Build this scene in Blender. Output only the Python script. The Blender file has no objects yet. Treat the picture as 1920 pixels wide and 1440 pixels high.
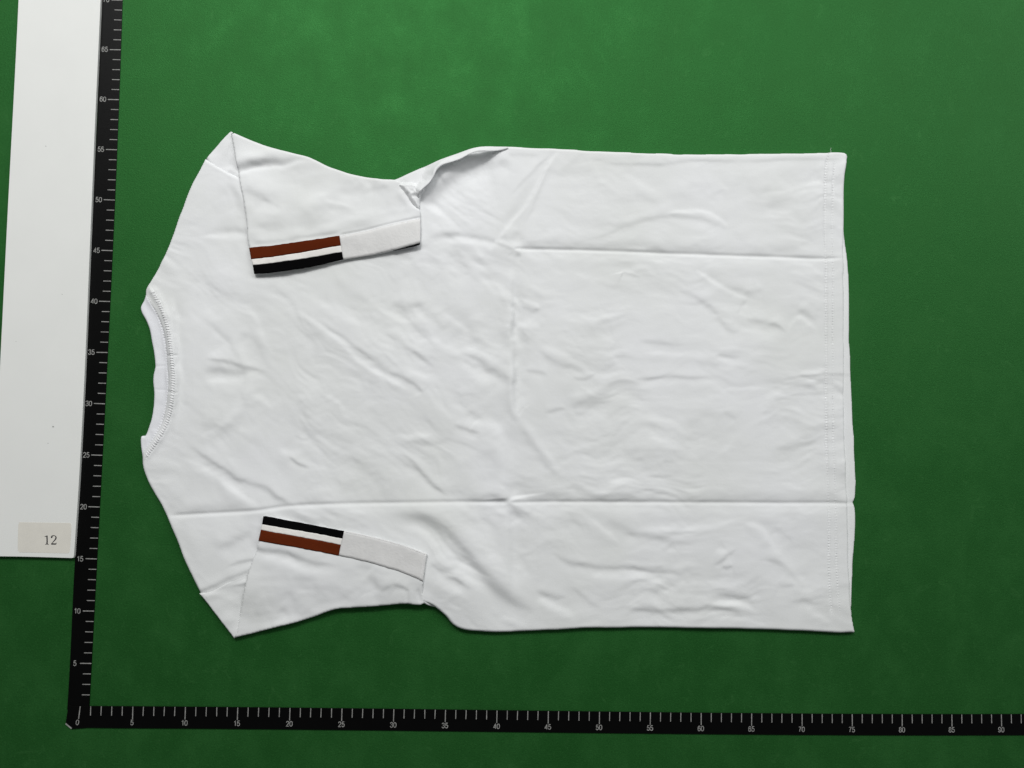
import bpy, bmesh, math, random
import numpy as np
from mathutils import Euler, Vector

random.seed(5)
S = 0.01                                   # the plan below is in centimetres, the scene in metres
scn = bpy.context.scene

# ------------------------------------------------------------------ camera
CAM_ROT = (math.radians(2.5104), math.radians(-1.9559), math.radians(1.3045))
CAM_C = np.array([38.1114, 29.3968, 76.2082])
FPX = 1442.0
cam_d = bpy.data.cameras.new('camera')
cam_d.sensor_width = 36.0
cam_d.lens = 36.0 * FPX / 1920.0
cam_d.clip_start = 0.02
cam_d.clip_end = 50.0
cam = bpy.data.objects.new('camera', cam_d)
cam.location = CAM_C * S
cam.rotation_euler = CAM_ROT
scn.collection.objects.link(cam)
scn.camera = cam

# ------------------------------------------------------------------ light
world = bpy.data.worlds.new('World')
scn.world = world
world.use_nodes = True
bg = world.node_tree.nodes['Background']
bg.inputs['Color'].default_value = (0.95, 0.98, 1.0, 1)
bg.inputs['Strength'].default_value = 0.11


def area(name, loc, target, sx, sy, watts, col):
    d = bpy.data.lights.new(name, 'AREA')
    d.shape = 'RECTANGLE'
    d.size, d.size_y = sx, sy
    d.energy = watts
    d.color = col
    o = bpy.data.objects.new(name, d)
    o.location = loc
    o.rotation_euler = (Vector(target) - Vector(loc)).to_track_quat('-Z', 'Y').to_euler()
    scn.collection.objects.link(o)
    return o


area('studio_lamp', (0.04, 1.50, 1.50), (0.45, 0.33, 0.0), 0.50, 0.24, 13.3, (1.0, 0.985, 0.97))
area('softbox_lamp', (1.20, 1.95, 1.95), (0.90, 0.30, 0.0), 5.20, 0.80, 65.0, (0.985, 0.995, 0.99))

scn.view_settings.view_transform = 'Standard'
scn.view_settings.look = 'None'
scn.view_settings.exposure = 0.0
scn.view_settings.gamma = 1.0

# ------------------------------------------------------------------ plan <-> photograph
CAM_M = np.array(Euler(CAM_ROT, 'XYZ').to_matrix())


def at(px, py, z=0.0):
    """point of the photograph (1920 x 1440) that lies at height z: plan x, y in cm"""
    px = np.asarray(px, float)
    py = np.asarray(py, float)
    d = np.stack([(px - 960) / FPX, (720 - py) / FPX, -np.ones_like(px)], -1) @ CAM_M.T
    k = (z - CAM_C[2]) / d[..., 2]
    return CAM_C[0] + d[..., 0] * k, CAM_C[1] + d[..., 1] * k


def to_px(x, y, z=0.0):
    v = np.stack([x - CAM_C[0], y - CAM_C[1], np.full_like(x, z) - CAM_C[2]], -1) @ CAM_M
    return 960 + FPX * v[..., 0] / -v[..., 2], 720 - FPX * v[..., 1] / -v[..., 2]


# ------------------------------------------------------------------ object helpers
def link(name, me, mat=None, parent=None, **props):
    o = bpy.data.objects.new(name, me)
    scn.collection.objects.link(o)
    if mat is not None and me is not None:
        if not len(me.materials):
            me.materials.append(mat)
    if parent is not None:
        o.parent = parent
    for k, v in props.items():
        o[k] = v
    return o


def mesh_from(name, verts, faces, smooth=True):
    me = bpy.data.meshes.new(name)
    me.from_pydata([tuple(v) for v in verts], [], faces)
    if smooth:
        me.polygons.foreach_set('use_smooth', np.ones(len(me.polygons), bool))
    me.update()
    return me


def fast_mesh(name, verts, quads, tris=None, smooth=True):
    tris = np.zeros((0, 3), int) if tris is None or len(tris) == 0 else np.asarray(tris, int)
    quads = np.asarray(quads, int)
    me = bpy.data.meshes.new(name)
    me.vertices.add(len(verts))
    me.vertices.foreach_set('co', np.asarray(verts, np.float32).ravel())
    loops = np.concatenate([quads.ravel(), tris.ravel()]).astype(np.int32)
    me.loops.add(len(loops))
    me.loops.foreach_set('vertex_index', loops)
    n = len(quads) + len(tris)
    me.polygons.add(n)
    start = np.concatenate([np.arange(len(quads)) * 4, len(quads) * 4 + np.arange(len(tris)) * 3]).astype(np.int32)
    me.polygons.foreach_set('loop_start', start)
    me.polygons.foreach_set('use_smooth', np.full(n, smooth))
    me.update(calc_edges=True)
    me.validate()
    return me


# ------------------------------------------------------------------ noise
def _hash(ix, iy, seed):
    n = (ix.astype(np.int64) * 374761393 + iy.astype(np.int64) * 668265263 + seed * 1442695041) & 0x7FFFFFFF
    n = ((n ^ (n >> 13)) * 1274126177) & 0x7FFFFFFF
    n = n ^ (n >> 16)
    return (n & 0xFFFF) / 65535.0


def vnoise(x, y, seed=0):
    ix, iy = np.floor(x), np.floor(y)
    fx, fy = x - ix, y - iy
    fx = fx * fx * fx * (fx * (fx * 6 - 15) + 10)
    fy = fy * fy * fy * (fy * (fy * 6 - 15) + 10)
    a, b = _hash(ix, iy, seed), _hash(ix + 1, iy, seed)
    c, d = _hash(ix, iy + 1, seed), _hash(ix + 1, iy + 1, seed)
    return (a + (b - a) * fx + (c - a) * fy + (a - b - c + d) * fx * fy) * 2 - 1


def fbm(x, y, seed=0, octv=3, gain=0.5):
    s, a, f = 0, 1.0, 1.0
    for k in range(octv):
        s = s + a * vnoise(x * f + 17.3 * k, y * f - 9.1 * k, seed + k)
        a *= gain
        f *= 2.03
    return s


def sstep(t):
    t = np.clip(t, 0, 1)
    return t * t * (3 - 2 * t)


# ------------------------------------------------------------------ curves
def smooth_line(pts, step=3.0, closed=False):
    """Catmull-Rom through points; a point with a third entry 1 is a sharp corner"""
    P = [tuple(p[:2]) for p in pts]
    C = [len(p) > 2 and p[2] for p in pts]
    n = len(P)
    out = []
    last = n if closed else n - 1
    corner = []
    for i in range(last):
        p1, p2 = np.array(P[i], float), np.array(P[(i + 1) % n], float)
        p0 = np.array(P[i - 1], float) if (i > 0 or closed) else 2 * p1 - p2
        p3 = np.array(P[(i + 2) % n], float) if (i + 2 < n or closed) else 2 * p2 - p1
        m = max(1, int(round(np.hypot(*(p2 - p1)) / step)))
        d = np.hypot(*(p2 - p1)) + 1e-9
        m1 = (p2 - p0) / (np.hypot(*(p2 - p1)) + np.hypot(*(p1 - p0)) + 1e-9) * d
        m2 = (p3 - p1) / (np.hypot(*(p3 - p2)) + np.hypot(*(p2 - p1)) + 1e-9) * d
        if C[i]:
            m1 = p2 - p1
        if C[(i + 1) % n]:
            m2 = p2 - p1
        for k in range(m):
            t = k / m
            h = (2 * t**3 - 3 * t**2 + 1, t**3 - 2 * t**2 + t, -2 * t**3 + 3 * t**2, t**3 - t**2)
            out.append(h[0] * p1 + h[1] * m1 + h[2] * p2 + h[3] * m2)
            corner.append(bool(C[i]) and k == 0)
    if not closed:
        out.append(np.array(P[-1], float))
        corner.append(False)
    return np.array(out), np.array(corner)


AWAY = np.array([0.34, 0.94])              # picture direction in which the lamp's light travels


def line_dist(px, py, L, chunk=40000):
    """nearest distance to polyline, signed offset on the AWAY side, arc position"""
    A, B = L[:-1], L[1:]
    D = B - A
    LL = np.maximum((D**2).sum(1), 1e-9)
    ln = np.sqrt(LL)
    s0 = np.r_[0, np.cumsum(ln)[:-1]]
    N = np.stack([-D[:, 1], D[:, 0]], 1) / ln[:, None]
    full = L[-1] - L[0]
    nf = np.array([-full[1], full[0]])
    if nf @ AWAY < 0:
        N = -N
    dist, sg, arc = np.empty(len(px)), np.empty(len(px)), np.empty(len(px))
    for c in range(0, len(px), chunk):
        x, y = px[c:c + chunk, None], py[c:c + chunk, None]
        t = np.clip(((x - A[:, 0]) * D[:, 0] + (y - A[:, 1]) * D[:, 1]) / LL, 0, 1)
        qx, qy = x - (A[:, 0] + t * D[:, 0]), y - (A[:, 1] + t * D[:, 1])
        d2 = qx * qx + qy * qy
        k = d2.argmin(1)
        r = np.arange(len(k))
        dist[c:c + chunk] = np.sqrt(d2[r, k])
        sg[c:c + chunk] = np.sign(qx[r, k] * N[k, 0] + qy[r, k] * N[k, 1])
        arc[c:c + chunk] = s0[k] + t[r, k] * ln[k]
    return dist, sg, arc, s0[-1] + ln[-1]


CM = 1 / 19.2                              # one photograph pixel on the table, in cm


def strokes(px, py, items, gain=1.0):
    """creases of the cloth.  (kind, width, slope, points[, taper0, taper1])
    d: slope that falls away from the lamp, b: slope that rises to it, v: valley, r: ridge"""
    z = np.zeros(len(px))
    wx = px + 1.8 * vnoise(px / 26, py / 26, 301) + 0.6 * vnoise(px / 8, py / 8, 302)
    wy = py + 1.8 * vnoise(px / 28, py / 24, 303) + 0.6 * vnoise(px / 9, py / 8, 304)
    fade = 0.92 + 0.24 * fbm(px / 34, py / 34, 305, 2)
    px0, py0 = px, py
    for it in items:
        kind, w, sl, pts = it[:4]
        crease = (kind in 'vs' and (len(it) > 4 and it[4][0] < .1)) or (w > 8 and sl > .2)
        px, py = (px0, py0) if crease else (wx, wy)
        tp = it[4] if len(it) > 4 else (0.3, 0.3)
        L, _ = smooth_line(pts, 6.0)
        R = w * 5.5
        m = (px > L[:, 0].min() - R) & (px < L[:, 0].max() + R) & (py > L[:, 1].min() - R) & (py < L[:, 1].max() + R)
        if not m.any():
            continue
        d, sg, arc, tot = line_dist(px[m], py[m], L)
        env = np.ones_like(d)
        if tp[0] > 0:
            env *= sstep(arc / (tp[0] * tot))
        if tp[1] > 0:
            env *= sstep((tot - arc) / (tp[1] * tot))
        ww = w * (0.55 + 0.45 * env)
        t = d * sg / ww
        if kind == 's':
            env = env * (0.35 + 0.65 * (np.cos(arc * 2 * math.pi / 5.0 + 1.3 * np.sin(arc / 23.0)) > -0.2)) * (0.75 + 0.25 * np.sin(arc / 37.0))
        if kind in 'db':
            h = np.tanh(t) * np.exp(-(t / 3.2)**2) * w * CM * sl
            h = -h if kind == 'd' else h
        else:
            h = np.exp(-t * t) * w * CM * sl
            h = -h if kind in 'vs' else h
        z[m] += h * env * gain * (1.0 if crease else fade[m] * (0.9 if w > 9 else 1.0))
    return z


# ------------------------------------------------------------------ a piece of cloth
def inside(px, py, poly):
    r = np.zeros(len(px), bool)
    x0, y0 = poly[:, 0], poly[:, 1]
    x1, y1 = np.roll(x0, -1), np.roll(y0, -1)
    for a, b, c, d in zip(x0, y0, x1, y1):
        if b == d:
            continue
        m = (b > py) != (d > py)
        xi = a + (py[m] - b) * (c - a) / (d - b)
        r[m] ^= px[m] < xi
    return r


def cloth(outline, zfun, h=0.14, zref=0.4, edge=0.3, thick=None, floor=0.03, drop=None, crop=None):
    """closed sheet of cloth on the plan: verts (m), quads.  zfun(px, py, d) -> height in cm, d = distance to the rim in cm.
    thick None: the rim falls to the floor; else the sheet has that thickness"""
    ol, cor = smooth_line(outline, 3.0, True)
    arc = np.arange(len(ol)) * 3.0
    amp = np.where(cor, 0.0, 0.8)
    ol = ol + amp[:, None] * np.stack([vnoise(arc / 26, arc * 0 + 3.5, 401), vnoise(arc / 24, arc * 0 + 8.5, 402)], 1)
    X, Y = at(ol[:, 0], ol[:, 1], zref)
    poly = np.stack([X, Y], 1)
    x0, y0 = poly.min(0) - h
    x1, y1 = poly.max(0) + h
    gx, gy = np.arange(x0, x1 + h, h), np.arange(y0, y1 + h, h)
    nx, ny = len(gx), len(gy)
    GX, GY = np.meshgrid(gx, gy)
    fx, fy = GX.ravel(), GY.ravel()
    ins = inside(fx, fy, poly)
    closed = np.vstack([poly, poly[:1]])
    dist = np.full(len(fx), 9.0)
    # rim distance, exact within 2 cm of the rim
    near = np.zeros(len(fx), bool)
    gi = ((poly[:, 0] - x0) / h).astype(int)
    gj = ((poly[:, 1] - y0) / h).astype(int)
    k = int(1.6 / h)
    nm = near.reshape(ny, nx)
    for i, j in zip(gi, gj):
        nm[max(0, j - k):j + k, max(0, i - k):i + k] = True
    idx = np.nonzero(near & ins)[0]
    dd = line_dist(fx[idx], fy[idx], closed, 20000)[0]
    dist[idx] = dd
    ok = ins & (dist > 0.45 * h)
    okm = ok.reshape(ny, nx)
    cell = okm[:-1, :-1] & okm[1:, :-1] & okm[:-1, 1:] & okm[1:, 1:]
    jj, ii = np.nonzero(cell)
    a = jj * nx + ii
    q = np.stack([a, a + 1, a + nx + 1, a + nx], 1)
    used = np.unique(q)
    mp = np.full(nx * ny, -1)
    mp[used] = np.arange(len(used))
    q = mp[q]
    vx, vy, vd = fx[used], fy[used], dist[used]
    # directed rim edges
    e = np.concatenate([q[:, [0, 1]], q[:, [1, 2]], q[:, [2, 3]], q[:, [3, 0]]])
    n = len(used)
    key = e[:, 0].astype(np.int64) * n + e[:, 1]
    rev = e[:, 1].astype(np.int64) * n + e[:, 0]
    be = e[~np.isin(key, rev)]
    bv = np.unique(be)
    # project rim vertices to the outline
    A, D = closed[:-1], np.diff(closed, axis=0)
    LL = np.maximum((D**2).sum(1), 1e-12)
    bx, by = vx[bv][:, None], vy[bv][:, None]
    t = np.clip(((bx - A[:, 0]) * D[:, 0] + (by - A[:, 1]) * D[:, 1]) / LL, 0, 1)
    cx, cy = A[:, 0] + t * D[:, 0], A[:, 1] + t * D[:, 1]
    kk = ((cx - bx)**2 + (cy - by)**2).argmin(1)
    r = np.arange(len(bv))
    px_, py_ = cx[r, kk], cy[r, kk]
    for c in poly[cor]:
        j = ((px_ - c[0])**2 + (py_ - c[1])**2).argmin()
        if (px_[j] - c[0])**2 + (py_[j] - c[1])**2 < (4 * h)**2:
            px_[j], py_[j] = c
    ux, uy = np.r_[vx, px_], np.r_[vy, py_]
    ud = np.r_[vd, np.zeros(len(bv))]
    bmap = np.full(n, -1)
    bmap[bv] = n + np.arange(len(bv))
    rim = np.stack([be[:, 1], be[:, 0], bmap[be[:, 0]], bmap[be[:, 1]]], 1)
    ppx, ppy = to_px(ux, uy, zref)
    z = zfun(ppx, ppy, ud)
    t = np.clip(ud / edge, 0, 1)
    rnd = np.sqrt(np.maximum(0, 1 - (1 - t)**2))
    top_n = len(ux)
    if thick is None:
        z = floor + (z - floor) * (0.35 + 0.65 * rnd)
        zb = np.full(len(bv), 0.0) + floor * 0.3
        V = np.concatenate([np.stack([ux, uy, z], 1), np.stack([px_, py_, zb], 1)])
        low = np.full(n, -1)
        low[bv] = top_n + np.arange(len(bv))
        sk = np.stack([bmap[be[:, 1]], bmap[be[:, 0]], low[be[:, 0]], low[be[:, 1]]], 1)
        Q = np.concatenate([q, rim, sk])
    else:
        zt = z - (1 - rnd) * thick * 0.5
        zl = z - thick + (1 - rnd) * thick * 0.5 - 0.0004
        V = np.concatenate([np.stack([ux, uy, zt], 1), np.stack([ux, uy, zl], 1)])
        br = bmap[be[:, 0]], bmap[be[:, 1]]
        sk = np.stack([br[1], br[0], br[0] + top_n, br[1] + top_n], 1)
        both = np.concatenate([q, rim])
        Q = np.concatenate([both, both[:, ::-1] + top_n, sk])
    return V * S, Q


# ------------------------------------------------------------------ materials
def mat_new(name):
    m = bpy.data.materials.new(name)
    m.use_nodes = True
    nt = m.node_tree
    return m, nt, nt.nodes['Principled BSDF']


def noise_node(nt, scale, detail=4, rough=0.6, vec=None):
    n = nt.nodes.new('ShaderNodeTexNoise')
    n.inputs['Scale'].default_value = scale
    n.inputs['Detail'].default_value = detail
    n.inputs['Roughness'].default_value = rough
    if vec is None:
        g = nt.nodes.new('ShaderNodeNewGeometry')
        vec = g.outputs['Position']
    nt.links.new(vec, n.inputs['Vector'])
    return n


def scaled_pos(nt, s):
    g = nt.nodes.new('ShaderNodeNewGeometry')
    v = nt.nodes.new('ShaderNodeVectorMath')
    v.operation = 'MULTIPLY'
    v.inputs[1].default_value = s
    nt.links.new(g.outputs['Position'], v.inputs[0])
    return v.outputs[0]


def mix_col(nt, fac, a, b):
    m = nt.nodes.new('ShaderNodeMix')
    m.data_type = 'RGBA'
    if isinstance(fac, float):
        m.inputs[0].default_value = fac
    else:
        nt.links.new(fac, m.inputs[0])
    for k, c in ((6, a), (7, b)):
        if isinstance(c, tuple):
            m.inputs[k].default_value = (*c, 1)
        else:
            nt.links.new(c, m.inputs[k])
    return m.outputs[2]


def ramp(nt, src, lo, hi):
    r = nt.nodes.new('ShaderNodeMapRange')
    r.inputs['From Min'].default_value = lo
    r.inputs['From Max'].default_value = hi
    nt.links.new(src, r.inputs['Value'])
    return r.outputs['Result']


def bump(nt, b, src, strength, dist):
    n = nt.nodes.new('ShaderNodeBump')
    n.inputs['Strength'].default_value = strength
    n.inputs['Distance'].default_value = dist
    nt.links.new(src, n.inputs['Height'])
    nt.links.new(n.outputs['Normal'], b.inputs['Normal'])
    return n


def cloth_mat(name, col, col2, rough=0.9, tex=520.0, bs=0.16, sheen=0.0):
    m, nt, b = mat_new(name)
    big = noise_node(nt, 7.0, 5, 0.55)
    fine = noise_node(nt, tex, 2, 0.6)
    c = mix_col(nt, ramp(nt, big.outputs['Fac'], 0.35, 0.65), col, col2)
    nt.links.new(c, b.inputs['Base Color'])
    b.inputs['Roughness'].default_value = rough
    b.inputs['Specular IOR Level'].default_value = 0.08
    b.inputs['Sheen Weight'].default_value = sheen
    bump(nt, b, fine.outputs['Fac'], bs, 0.0005)
    return m


M_CLOTH = cloth_mat('white_jersey', (0.795, 0.805, 0.815), (0.742, 0.756, 0.745), 0.92)
M_RIB = cloth_mat('white_rib', (0.79, 0.80, 0.83), (0.76, 0.77, 0.80), 0.92)
M_THREAD = cloth_mat('white_thread', (0.83, 0.83, 0.84), (0.80, 0.80, 0.81), 0.8)
M_LINING = cloth_mat('grey_lining', (0.735, 0.732, 0.722), (0.66, 0.656, 0.648), 0.95, 480.0, 0.55)
M_BROWN = cloth_mat('rust_brown_rib', (0.112, 0.0190, 0.0042), (0.09, 0.0145, 0.003), 0.95, 520.0, 0.5)
M_BLACK = cloth_mat('black_rib', (0.0015, 0.0015, 0.0017), (0.0008, 0.0008, 0.001), 0.95, 520.0, 0.5)
M_STRIPE = cloth_mat('white_stripe', (0.85, 0.83, 0.79), (0.80, 0.78, 0.75), 0.95, 520.0, 0.5)


def make_mat_green():
    m, nt, b = mat_new('green_felt')
    big = noise_node(nt, 5.0, 4, 0.6)
    mid = noise_node(nt, 26.0, 5, 0.66, scaled_pos(nt, (1.0, 0.75, 1.0)))
    wisp = noise_node(nt, 70.0, 6, 0.7)
    wisp.inputs['Distortion'].default_value = 1.2
    fine = noise_node(nt, 620.0, 3, 0.75)
    c = mix_col(nt, ramp(nt, big.outputs['Fac'], 0.3, 0.7), (0.0074, 0.0445, 0.0078), (0.0106, 0.0537, 0.0107))
    c = mix_col(nt, ramp(nt, mid.outputs['Fac'], 0.45, 0.8), c, (0.0165, 0.0683, 0.0163))
    c = mix_col(nt, ramp(nt, wisp.outputs['Fac'], 0.58, 0.82), c, (0.0264, 0.0878, 0.0247))
    c = mix_col(nt, ramp(nt, fine.outputs['Fac'], 0.56, 0.78), c, (0.0244, 0.1000, 0.0234))
    c = mix_col(nt, ramp(nt, fine.outputs['Fac'], 0.46, 0.24), c, (0.0040, 0.0244, 0.0042))
    nt.links.new(c, b.inputs['Base Color'])
    rr = nt.nodes.new('ShaderNodeMapRange')
    rr.inputs['From Min'].default_value = 0.3
    rr.inputs['From Max'].default_value = 0.7
    rr.inputs['To Min'].default_value = 0.54
    rr.inputs['To Max'].default_value = 0.66
    nt.links.new(mid.outputs['Fac'], rr.inputs['Value'])
    nt.links.new(rr.outputs['Result'], b.inputs['Roughness'])
    b.inputs['Specular IOR Level'].default_value = 1.0
    b.inputs['IOR'].default_value = 1.5
    b.inputs['Specular Tint'].default_value = (0.21, 1.0, 0.26, 1)
    bump(nt, b, fine.outputs['Fac'], 0.45, 0.0006)
    return m


def plain(name, col, rough, spec, var=0.06, sc=60.0):
    m, nt, b = mat_new(name)
    n = noise_node(nt, sc, 5, 0.6)
    lo = tuple(v * (1 - var) for v in col)
    nt.links.new(mix_col(nt, ramp(nt, n.outputs['Fac'], 0.35, 0.65), lo, col), b.inputs['Base Color'])
    b.inputs['Roughness'].default_value = rough
    b.inputs['Specular IOR Level'].default_value = spec
    f = noise_node(nt, 900.0, 3, 0.6)
    bump(nt, b, f.outputs['Fac'], 0.1, 0.0004)
    return m


M_GREEN = make_mat_green()
M_TAPE = plain('black_tape', (0.0007, 0.0007, 0.0007), 0.42, 0.16, 0.4)
M_PRINT = plain('grey_print', (0.33, 0.33, 0.315), 0.6, 0.3, 0.35, 300.0)
M_BOARD = plain('white_board', (0.79, 0.80, 0.775), 0.5, 0.3, 0.02, 20.0)
M_STICK = plain('beige_sticker', (0.735, 0.712, 0.645), 0.5, 0.3, 0.04, 120.0)
M_INK = plain('dark_ink', (0.02, 0.02, 0.025), 0.6, 0.2, 0.1)
M_SPECK = plain('grey_speck', (0.35, 0.36, 0.34), 0.7, 0.2, 0.1)

# ------------------------------------------------------------------ the green mat
N = 40
gx = np.linspace(-360, 440, N + 1)
gy = np.linspace(-340, 400, N + 1)
GX, GY = np.meshgrid(gx, gy)
V = np.stack([GX.ravel(), GY.ravel(), np.zeros(GX.size)], 1) * S
a = (np.arange(N)[:, None] * (N + 1) + np.arange(N)[None]).ravel()
link('ground', fast_mesh('ground', V, np.stack([a, a + 1, a + N + 2, a + N + 1], 1)), M_GREEN, kind='structure')


# ------------------------------------------------------------------ flat shapes
def slab(name, loop, z0, z1, mat, parent=None, bevel=0.0, **props):
    bm = bmesh.new()
    vs = [bm.verts.new((x * S, y * S, z0 * S)) for x, y in loop]
    f = bm.faces.new(vs)
    bm.normal_update()
    if f.normal.z < 0:
        f.normal_flip()
    r = bmesh.ops.extrude_face_region(bm, geom=[f])
    up = [v for v in r['geom'] if isinstance(v, bmesh.types.BMVert)]
    for v in up:
        v.co.z = z1 * S
    bmesh.ops.recalc_face_normals(bm, faces=bm.faces)
    if bevel > 0:
        ed = [e for e in bm.edges if all(abs(v.co.z - z1 * S) < 1e-7 for v in e.verts)]
        bmesh.ops.bevel(bm, geom=ed, offset=bevel * S, segments=3, profile=0.5, affect='EDGES')
    me = bpy.data.meshes.new(name)
    bm.to_mesh(me)
    bm.free()
    return link(name, me, mat, parent, **props)


def pxloop(pts, z=0.0, step=4.0):
    ol, _ = smooth_line(pts, step, True)
    X, Y = at(ol[:, 0], ol[:, 1], z)
    return list(zip(X, Y))


# ------------------------------------------------------------------ measuring tapes
NUM_MESH = {}
DIGITS = {
    '0': [[(.30, 1), (.10, .86), (.045, .5), (.10, .14), (.30, 0), (.50, .14), (.555, .5), (.50, .86), (.30, 1)]],
    '1': [[(.13, .76, 1), (.27, .86), (.38, 1, 1), (.38, 0, 1)]],
    '2': [[(.06, .74), (.12, .93), (.30, 1), (.49, .92), (.54, .73), (.44, .50), (.20, .22), (.05, 0, 1), (.56, 0, 1)]],
    '3': [[(.06, .78), (.14, .95), (.30, 1), (.47, .93), (.50, .75), (.42, .57), (.25, .53, 1), (.45, .48), (.55, .28), (.47, .07), (.29, 0), (.12, .06), (.05, .24)]],
    '4': [[(.56, .25, 1), (.03, .25, 1), (.42, 1, 1), (.42, 0, 1)]],
    '5': [[(.52, 1, 1), (.16, 1, 1), (.09, .50, 1), (.20, .60), (.34, .62), (.50, .52), (.55, .32), (.47, .09), (.29, 0), (.12, .06), (.05, .24)]],
    '6': [[(.53, .79), (.45, .95), (.31, 1), (.13, .88), (.055, .55), (.06, .28), (.15, .06), (.31, 0), (.49, .09), (.55, .31), (.47, .54), (.31, .61), (.14, .53), (.06, .34)]],
    '7': [[(.05, .98, 1), (.55, .98, 1), (.38, .66), (.27, .33), (.23, 0)]],
    '8': [[(.30, .54), (.13, .64), (.10, .80), (.17, .95), (.30, 1), (.43, .95), (.50, .80), (.47, .64), (.30, .54), (.11, .45), (.05, .27), (.13, .06), (.30, 0), (.47, .06), (.55, .27),
           (.49, .45), (.30, .54)]],
    '9': [[(.06, .22), (.14, .05), (.28, 0), (.46, .12), (.54, .45), (.54, .70), (.45, .94), (.29, 1), (.11, .91), (.05, .69), (.13, .46), (.29, .39), (.46, .47), (.54, .66)]],
}


def numeral_mesh(txt):
    if txt in NUM_MESH:
        return NUM_MESH[txt]
    hgt, wd = 0.46 * S, 0.15
    vs, fs = [], []
    for k, ch in enumerate(txt):
        for ln in DIGITS[ch]:
            ol, cor = smooth_line(ln, 0.06)
            ol = ol + np.array([k * 0.70, 0])
            tg = np.gradient(ol, axis=0)
            # at sharp corners use the mitre of both sides
            tg /= np.linalg.norm(tg, axis=1)[:, None] + 1e-9
            nm = np.stack([-tg[:, 1], tg[:, 0]], 1)
            seg = np.diff(ol, axis=0)
            seg /= np.linalg.norm(seg, axis=1)[:, None] + 1e-9
            ml = np.ones(len(ol))
            ml[1:-1] = 1 / np.maximum(0.6, np.sqrt(np.maximum(0, (1 + (seg[1:] * seg[:-1]).sum(1)) / 2)))
            n0 = len(vs)
            for p, q, m_ in zip(ol, nm, ml):
                for sg in (-.5, .5):
                    v = p + q * sg * wd * m_
                    vs.append((v[0] * hgt, v[1] * hgt, 0.0))
            fs += [(n0 + 2 * i, n0 + 2 * i + 2, n0 + 2 * i + 3, n0 + 2 * i + 1) for i in range(len(ol) - 1)]
    me = mesh_from('numeral', vs, fs, False)
    bm = bmesh.new()
    bm.from_mesh(me)
    for f in bm.faces:
        if f.normal.z < 0:
            f.normal_flip()
    bm.to_mesh(me)
    bm.free()
    me.materials.append(M_PRINT)
    co = np.array(vs)
    NUM_MESH[txt] = (me, co[:, 0].min(), co[:, 0].max(), co[:, 1].min(), co[:, 1].max())
    return NUM_MESH[txt]


def tick_mesh(length, w, seed=0):
    bm = bmesh.new()
    bmesh.ops.create_cube(bm, size=1.0)
    for v in bm.verts:
        v.co = Vector(((v.co.x + 0.5) * length * S, v.co.y * w * S, v.co.z * 0.006 * S))
    me = bpy.data.meshes.new('tick')
    bm.to_mesh(me)
    bm.free()
    me.materials.append(M_PRINT)
    return me


# tape standing up the left side: tick positions read off the picture, then the tape is cut along them
VT = [(70, 230.2, 1), (65, 226, 92.7), (60, 223.2, 187.3), (55, 219, 280.3), (50, 216, 375.7), (45, 211.3, 469.8),
      (40, 207, 565.7), (35, 202, 661), (30, 197.5, 757), (25, 192.5, 853.7), (20, 187, 950.7), (15, 181.7, 1047.9),
      (10, 176.7, 1145.8), (5, 172, 1243.5), (2, 168.7, 1303), (1, 167.6, 1323)]
HT = [(0, 150.8, 1323.5), (5, 249.8, 1324), (10, 348.7, 1324.5), (15, 446.5, 1325), (25, 641.4, 1327.3), (30, 738.6, 1328.8),
      (35, 835.3, 1330.5), (65, 1409, 1336.8), (70, 1503.5, 1337.6), (75, 1597.2, 1338), (80, 1691.4, 1338.2),
      (85, 1783.8, 1338.5), (90, 1876.7, 1338.8)]
ZT = 0.07


def tape_axis(T):
    T = sorted(T)
    n = np.array([t[0] for t in T], float)
    X, Y = at([t[1] for t in T], [t[2] for t in T], ZT)
    deg = 3
    cx, cy = np.polyfit(n, X, deg), np.polyfit(n, Y, deg)
    return lambda k: (np.polyval(cx, k), np.polyval(cy, k))


vax, hax = tape_axis(VT), tape_axis(HT)
vt = link('measuring_tape', None, None, None, label='black measuring tape running up the left side beside the white board, numbered 5 to 70',
          category='measuring tape', group='black measuring tapes round the mat')
ks = np.linspace(0.6, 78, 120)
right = [vax(k) for k in ks]
left = [(x - 2.07 + 0.03 * math.sin(k * 0.35), y - 0.02) for k, (x, y) in zip(ks, right)]
slab('tape_strip', right + left[::-1], 0.004, ZT, M_TAPE, vt, 0.012)
TMAJ, TMIN = tick_mesh(1.06, 0.085), tick_mesh(0.74, 0.075)
HMAJ, HMIN = tick_mesh(1.17, 0.085), tick_mesh(0.86, 0.075)
for n in range(2, 79):
    x, y = vax(n)
    x2, y2 = vax(n + 0.5)
    ang = math.atan2(y2 - y, x2 - x) + math.pi / 2
    o = link('tick', TMAJ if n % 5 == 0 else TMIN, None, vt)
    o.location = ((x - 0.02) * S, y * S, (ZT + 0.004) * S)
    o.rotation_euler = (0, 0, ang + random.uniform(-0.01, 0.01))
    if n % 5 == 0 and n < 75:
        me, xa, xb, ya, yb = numeral_mesh(str(n))
        o = link('numeral', me, None, vt)
        off = -1.88 + (0.0 if n > 9 else 0.16)
        o.location = ((x + off) * S - xa, y * S - (ya + yb) / 2, (ZT + 0.004) * S)
ht = link('measuring_tape', None, None, None, label='black measuring tape lying along the bottom edge below the t-shirt, starting at 0',
          category='measuring tape', group='black measuring tapes round the mat')
ZH = 0.13
ks = np.linspace(0.0, 100, 140)
top = [hax(k) for k in ks]
bot = [(x - 0.05, y - 2.06 - 0.0 * k) for k, (x, y) in zip(ks, top)]
x0, y0 = at(128, 1323.5, ZH)
x1, y1 = at(123, 1356, ZH)
x2, y2 = at(134, 1367, ZH)
x3, y3 = at(165, 1364.5, ZH)
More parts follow.
